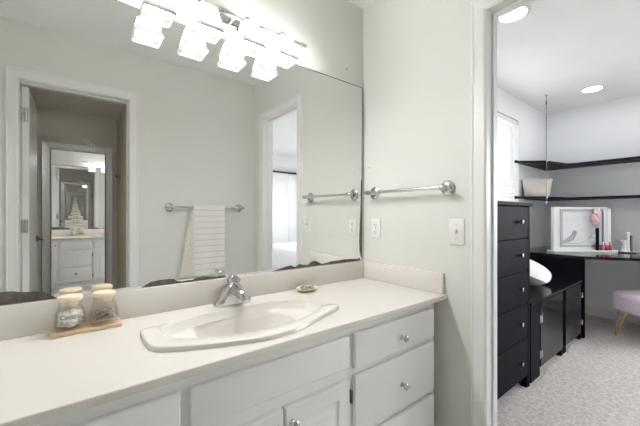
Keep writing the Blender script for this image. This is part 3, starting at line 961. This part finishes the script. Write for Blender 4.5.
# cushion on the cabinets
bm = B()
n = 20
def cush(u, v, s):
    x = u; y = v
    e_ = max(0, (1 - x ** 4)) ** .5 * max(0, (1 - y ** 4)) ** .5
    return (x, y, s * e_)
ca, sa = cos(radians(14)), sin(radians(14))
g = {}
for s in (1, -1):
    for i in range(n + 1):
        for j in range(n + 1):
            u, v = -1 + 2 * i / n, -1 + 2 * j / n
            pin = 1 - .10 * (u * u * v * v)
            edge = i in (0, n) or j in (0, n)
            h = 0 if edge else (max(0, 1 - abs(u) ** 1.9) ** .8) * (max(0, 1 - abs(v) ** 2.2) ** .65) * (1 if s > 0 else .5)
            key = (i, j, 0 if edge else s)
            if key not in g:
                lx, ly, lz = u * .33 * pin, s * h * .135, v * .19 * pin
                # pillow leans back about its long axis
                t_ = radians(68)
                yy = ly * cos(t_) + lz * sin(t_); zz = -ly * sin(t_) + lz * cos(t_)
                g[key] = bm.verts.new((1.70 + lx * ca - yy * sa, -.31 + lx * sa + yy * ca, KZ + .122 + zz))
for s in (1, -1):
    for i in range(n):
        for j in range(n):
            def kk(a, b): return g[(a, b, 0 if (a in (0, n) or b in (0, n)) else s)]
            try: bm.faces.new((kk(i, j), kk(i + 1, j), kk(i + 1, j + 1), kk(i, j + 1)))
            except ValueError: pass
zmin = min(v.co.z for v in bm.verts)
bmesh.ops.translate(bm, verts=bm.verts[:], vec=(0, 0, KZ + .001 - zmin))
tag(obj('cushion', bm, 'fur', smooth=80), 'white plush cushion lying on the low black cabinets behind the chest', 'cushion')

# corner desk
DZ = .760
dk = thing('corner_desk', (2.8, -.9, 0), 'black corner desk with angled front edge in the bedroom corner', 'desk')
DP = [(2.325, -.004), (2.325, -.575), (2.545, -.925), (2.745, -1.22), (2.745, -1.44), (BX - .002, -1.44), (BX - .002, -.004)]
obj('desk_top', prism(B(), DP, DZ - .026, DZ, .002), 'blackgloss', dk)
obj('side_panel', box(B(), 2.325, 2.349, -.575, -.016, 0, DZ - .026, .001), 'black', dk)
obj('end_panel', box(B(), 2.82, BX - .016, -1.43, -1.406, 0, DZ - .026, .001), 'black', dk)

# corner shelves
SP = [(2.285, -.004), (2.53, -.215), (2.93, -.30), (2.96, -.34), (2.96, -1.22), (BX - .002, -1.22), (BX - .002, -.004)]
for z, lab in ((1.722, 'upper black corner shelf, empty, hung on the wall near the ceiling'), (1.342, 'lower black corner shelf carrying the white woven basket')):
    t = thing('corner_shelf', (2.9, -.2, z - .02), lab, 'shelf', 'black corner shelves')
    obj('shelf_board', prism(B(), SP, z - .022, z, .0015), 'blackshelf', t)
    bk = box(B(), 2.278, 2.300, -.026, -.005, z - .026, z + .004, .002)
    obj('shelf_end_bracket', bk, 'black', t)
# steel cable from the ceiling that carries the shelves
cb = thing('suspension_cable', (2.518, -.222, 1.27), 'thin steel suspension cable from ceiling hook past both corner shelves', 'cable')
cxx, cyy = 2.518, -.222
obj('cable_rod', tube(B(), [(cxx, cyy, 1.285), (cxx, cyy, 2.345)], .0032, 8), 'cable', cb)
bm = lathe(B(), [(0, 0), (.014, 0), (.013, -.004), (0, -.006)], (cxx, cyy, CEIL), n=16)
tube(bm, [(cxx, cyy, 2.40), (cxx, cyy + .0, 2.375), (cxx + .008, cyy, 2.363), (cxx + .010, cyy, 2.350), (cxx, cyy, 2.340), (cxx - .008, cyy, 2.35)], .0035, 8)
lathe(bm, [(0, 0), (.007, .002), (.007, .034), (0, .036)], (cxx, cyy, 2.308), n=12)
obj('ceiling_hook', bm, 'cable', cb, smooth=True)
for z in (1.722, 1.342):
    obj('clamp', lathe(B(), [(0, -.008), (.009, -.006), (.009, .006), (0, .008)], (cxx - .006, cyy - .006, z - .011), n=14), 'chrome', cb, smooth=True)
obj('end_weight', lathe(B(), [(0, 0), (.007, .002), (.008, .018), (.004, .028), (0, .030)], (cxx, cyy, 1.262), n=14), 'frame_white', cb, smooth=True)

# basket on the lower shelf
bk = thing('woven_basket', (2.562, -.125, 1.342), 'white woven oval basket on the lower corner shelf', 'basket')
bm = B()
L = []
def oval(a, b, z, n=40, wob=0): return [(2.562 + (a * cos(t)) * RX + (b * sin(t)) * FX, -.125 + (a * cos(t)) * RY + (b * sin(t)) * FY, 1.3425 + z + wob * sin(2 * t + .8)) for t in [2 * pi * k / n for k in range(n)]]
for k in range(25):
    v = k / 24; bul = .0035 * (1 if k % 2 else -1)
    L.append(oval(.128 + .030 * v + bul, .058 + .012 * v + bul, (.183 * v), wob=.006 * v))
L.append(oval(.150, .064, .185, wob=.006)); L.append(oval(.122, .052, .008))
bridge_loops(bm, L, True, True)
obj('basket_body', bm, 'basket', bk, smooth=60)
bm = B()
P_ = oval(.157, .069, .186, 40, .006); tube(bm, P_ + P_[:1], .0055, 8, False)
obj('rim', bm, 'basket', bk, smooth=True)

# white frame on the desk, facing out of the corner
OX, OY = 2.745, -.467


def dpt(u, w, z):       # u along the frame, w towards the room
    return (OX + RX * u - FX * w, OY + RY * u - FY * w, DZ + z)


def dbox(bm, u0, u1, w0, w1, z0, z1, bev=0):
    t = bmesh.new(); box(t, u0, u1, w0, w1, z0, z1, bev)
    for v in t.verts: v.co = Vector(dpt(*v.co))
    merge(bm, t); return bm


pf = thing('framed_print', (OX, OY, DZ), 'white framed print of a small grey bird on a white plinth on the desk', 'picture frame')
obj('plinth', dbox(B(), -.325, .325, -.05, .055, .001, .022, .003), 'frame_white', pf)
bm = B()
dbox(bm, -.298, -.225, -.03, .006, .022, .470, .002); dbox(bm, .258, .298, -.03, .006, .022, .452, .002)
dbox(bm, -.225, .258, -.03, .006, .022, .062, .002); dbox(bm, -.225, .258, -.03, .006, .446, .466, .002)
obj('outer_frame', bm, 'frame_white', pf)
bm = B()
dbox(bm, -.232, -.205, -.02, .012, .056, .452, .002); dbox(bm, .215, .262, -.02, .012, .056, .452, .002)
dbox(bm, -.205, .215, -.02, .012, .056, .078, .002); dbox(bm, -.205, .215, -.02, .012, .428, .452, .002)
obj('inner_frame', bm, 'frame_grey', pf)
obj('print', dbox(B(), -.206, .216, -.018, -.006, .076, .430), 'paper', pf)  # pale sheet inside the frame, carrying the grey marks
def stroke(bm, pts, r):
    tube(bm, [dpt(u, -.0055, z) for u, z in pts], r, 6)
bm = B()
body = [(-.20, .085), (-.17, .095), (-.125, .10), (-.085, .125), (-.065, .165), (-.052, .195), (-.055, .215), (-.075, .222), (-.09, .205), (-.10, .175), (-.13, .15), (-.165, .125), (-.20, .115)]
t = bmesh.new(); f0 = [t.verts.new(dpt(u, -.0048, z)) for u, z in body]; f1 = [t.verts.new(dpt(u, -.0062, z)) for u, z in body]
t.faces.new(f0); t.faces.new(f1[::-1])
for i in range(len(f0)): t.faces.new((f0[i], f1[i], f1[(i + 1) % len(f0)], f0[(i + 1) % len(f0)]))
merge(bm, t)
obj('bird_drawing', bm, 'sketch2', pf)
bm = B()
stroke(bm, [(-.20, .085), (-.16, .09), (-.11, .088), (-.03, .09)], .0018)
stroke(bm, [(-.052, .195), (-.055, .217), (-.075, .224), (-.092, .207), (-.10, .175), (-.135, .148), (-.2, .113)], .002)
stroke(bm, [(-.085, .12), (-.066, .16), (-.052, .195)], .002)
stroke(bm, [(.0, .095), (.05, .115), (.09, .16), (.13, .20), (.16, .235), (.20, .26)], .0013)
stroke(bm, [(.09, .16), (.13, .145), (.165, .13), (.17, .115), (.13, .12)], .0013)
ball(bm, dpt(-.074, -.0055, .196), .006, .006, .006, 8, 6)
obj('bird_lines', bm, 'sketch', pf)

# pink brush with black handle standing by the frame
BU, BW, BZ = .135, .030, .0225
bx_, by_, bz_ = dpt(BU, BW, BZ)
br = thing('makeup_brush', (bx_, by_, bz_), 'fluffy pink headed brush with black handle standing before the white frame', 'brush')
obj('handle', tube(B(), [dpt(BU, BW, BZ), dpt(BU, BW, BZ + .12), dpt(BU - .002, BW, BZ + .235)], [.013, .015, .015], 14), 'black', br, smooth=True)
bm = B()
tube(bm, [dpt(BU - .002, BW, BZ + .23), dpt(BU - .008, BW, BZ + .27), dpt(BU - .030, BW, BZ + .315), dpt(BU - .045, BW, BZ + .355), dpt(BU - .045, BW, BZ + .372)], [.016, .030, .030, .020, .008], 16)
tube(bm, [dpt(BU + .004, BW - .004, BZ + .30), dpt(BU + .002, BW - .004, BZ + .36), dpt(BU - .004, BW - .004, BZ + .41), dpt(BU - .004, BW - .004, BZ + .432)], [.016, .030, .028, .012], 16)
obj('bristles', bm, 'pinkhair', br, smooth=60)

# nail polish bottles in a row at the plinth's right end
for i, (u, w, m, lab) in enumerate(((.183, .034, 'rose', 'rose nail polish bottle next to the black brush handle'), (.222, .036, 'crimson', 'crimson nail polish bottle in the middle of three'),
                                   (.261, .034, 'crimson', 'crimson nail polish bottle at the right end of the row'))):
    c = dpt(u, w, .0225)
    t = thing('nail_polish_bottle', c, lab, 'nail polish', 'nail polish bottles on the desk')
    obj('bottle', lathe(B(), [(0, 0), (.016, 0), (.018, .006), (.018, .040), (.013, .050), (.008, .054), (0, .054)], c, n=20), m, t, smooth=40)
    obj('cap', lathe(B(), [(0, .054), (.010, .054), (.0095, .084), (.007, .087), (0, .087)], c, n=16), 'frame_white' if i != 2 else 'frame_grey', t, smooth=40)

# ring holder dish with upright white posts
c = dpt(.435, .03, 0)
rh = thing('jewellery_stand', c, 'white jewellery stand with two upright posts on a dish at desk right', 'jewellery stand')
obj('dish', lathe(B(), [(0, .0005), (.05, .0005), (.088, .010), (.090, .014), (.06, .010), (0, .009)], c, n=32), 'frame_white', rh, smooth=40)
for du, h, m in ((-.030, .12, 'frame_white'), (.006, .20, 'frame_white')):
    q = Vector(c) + Vector((RX * du, RY * du, .009))
    obj('post', lathe(B(), [(0, 0), (.022, 0), (.020, .012), (.017, h * .5), (.020, h - .01), (.012, h), (0, h)], q, n=18), m, rh, smooth=40)
q = Vector(c) + Vector((RX * .044, RY * .044, .009))
obj('dark_post', lathe(B(), [(0, 0), (.014, 0), (.012, .08), (.014, .165), (0, .17)], q, n=16), 'darkmetal', rh, smooth=40)
bm = B(); tube(bm, [dpt(.31, .045, .125), dpt(.33, .045, .118), dpt(.37, .04, .10), dpt(.40, .035, .07)], .0022, 8)
obj('hanging_chain', bm, 'darkmetal', rh)

# stool
SXC, SYC = 2.735, -1.01
st = thing('stool', (SXC, SYC, 0), 'pink velvet stool with gold hairpin legs in front of the desk', 'stool')
ang = TH - pi / 2
def rr(a, b, r, z):
    o = []
    for sx, sy, a0 in ((1, 1, 0), (-1, 1, 90), (-1, -1, 180), (1, -1, 270)):
        for k in range(7):
            t = radians(a0 + k * 15)
            lx, ly = sx * (a - r) + r * cos(t), sy * (b - r) + r * sin(t)
            o.append((SXC + lx * RX + ly * FX, SYC + lx * RY + ly * FY, z))
    return o
bm = B()
bridge_loops(bm, [rr(.27, .17, .07, .262), rr(.285, .185, .08, .268), rr(.29, .19, .085, .285), rr(.29, .19, .085, .395), rr(.284, .184, .08, .412), rr(.262, .162, .07, .426), rr(.20, .11, .06, .432)], True, True)
obj('seat', bm, 'pink', st, smooth=60)
bm = B(); q = rr(.2915, .1915, .085, .388); tube(bm, q + q[:1], .004, 8, False)
obj('piping', bm, 'pink', st, smooth=True)
for lx, ly in ((-.20, -.11), (.20, -.11), (.20, .11), (-.20, .11)):
    dx, dy = math.copysign(1, lx), math.copysign(1, ly)
    def w_(a, b, z): return (SXC + a * RX + b * FX, SYC + a * RY + b * FY, z)
    f = (lx + dx * .055, ly + dy * .03)
    bm = tube(B(), [w_(lx + .03, ly, .264), w_(f[0] + .008, f[1], .02), w_(f[0], f[1], .007), w_(f[0] - .008, f[1], .02), w_(lx - .045, ly, .264)], .0062, 8)
    obj('leg', bm, 'gold', st, smooth=True)

# window blind inside the reveal
bl = thing('window_blind', (1.75, .045, .97), 'white horizontal slat blind in the bedroom window behind the chest', 'window blind')
obj('headrail', box(B(), WX0 + .006, WX1 - .004, .012, .075, WZ1 - .055, WZ1 - .002, .003), 'blind', bl)
bm = B()
z = WZ1 - .085
while z > WZ0 + .05:
    t = bmesh.new(); box(t, WX0 + .010, WX1 - .006, -.024, .024, -.0014, .0014)
    merge(bm, t, Matrix.Translation((0, .045, z)) @ Matrix.Rotation(radians(-60), 4, 'X'))
    z -= .040
obj('slats', bm, 'blind', bl)
obj('bottom_rail', box(B(), WX0 + .010, WX1 - .006, .025, .065, WZ0 + .015, WZ0 + .033, .003), 'blind', bl)
bm = B()
for x in (1.35, 1.75, 2.25):
    for y in (.016, .074): tube(bm, [(x, y, WZ0 + .03), (x, y, WZ1 - .05)], .0015, 6)
obj('ladder_cords', bm, 'blind', bl)

# bed further back, seen in the mirror through the doorway
bd = thing('bed', (1.95, -3.2, 0), 'bed with white duvet reflected in the mirror through the bedroom doorway', 'bed')
obj('bed_base', box(B(), 1.20, 2.95, -3.88, -2.50, .10, .30, .01), 'frame_white', bd)
for x in (1.28, 2.87):
    for y in (-3.80, -2.58): obj('leg', box(B(), x - .03, x + .03, y - .03, y + .03, 0, .10, .003), 'frame_white', bd)
obj('duvet', box(B(), 1.15, 3.0, -3.93, -2.45, .24, .58, .07, 4), 'bedding', bd, smooth=60)
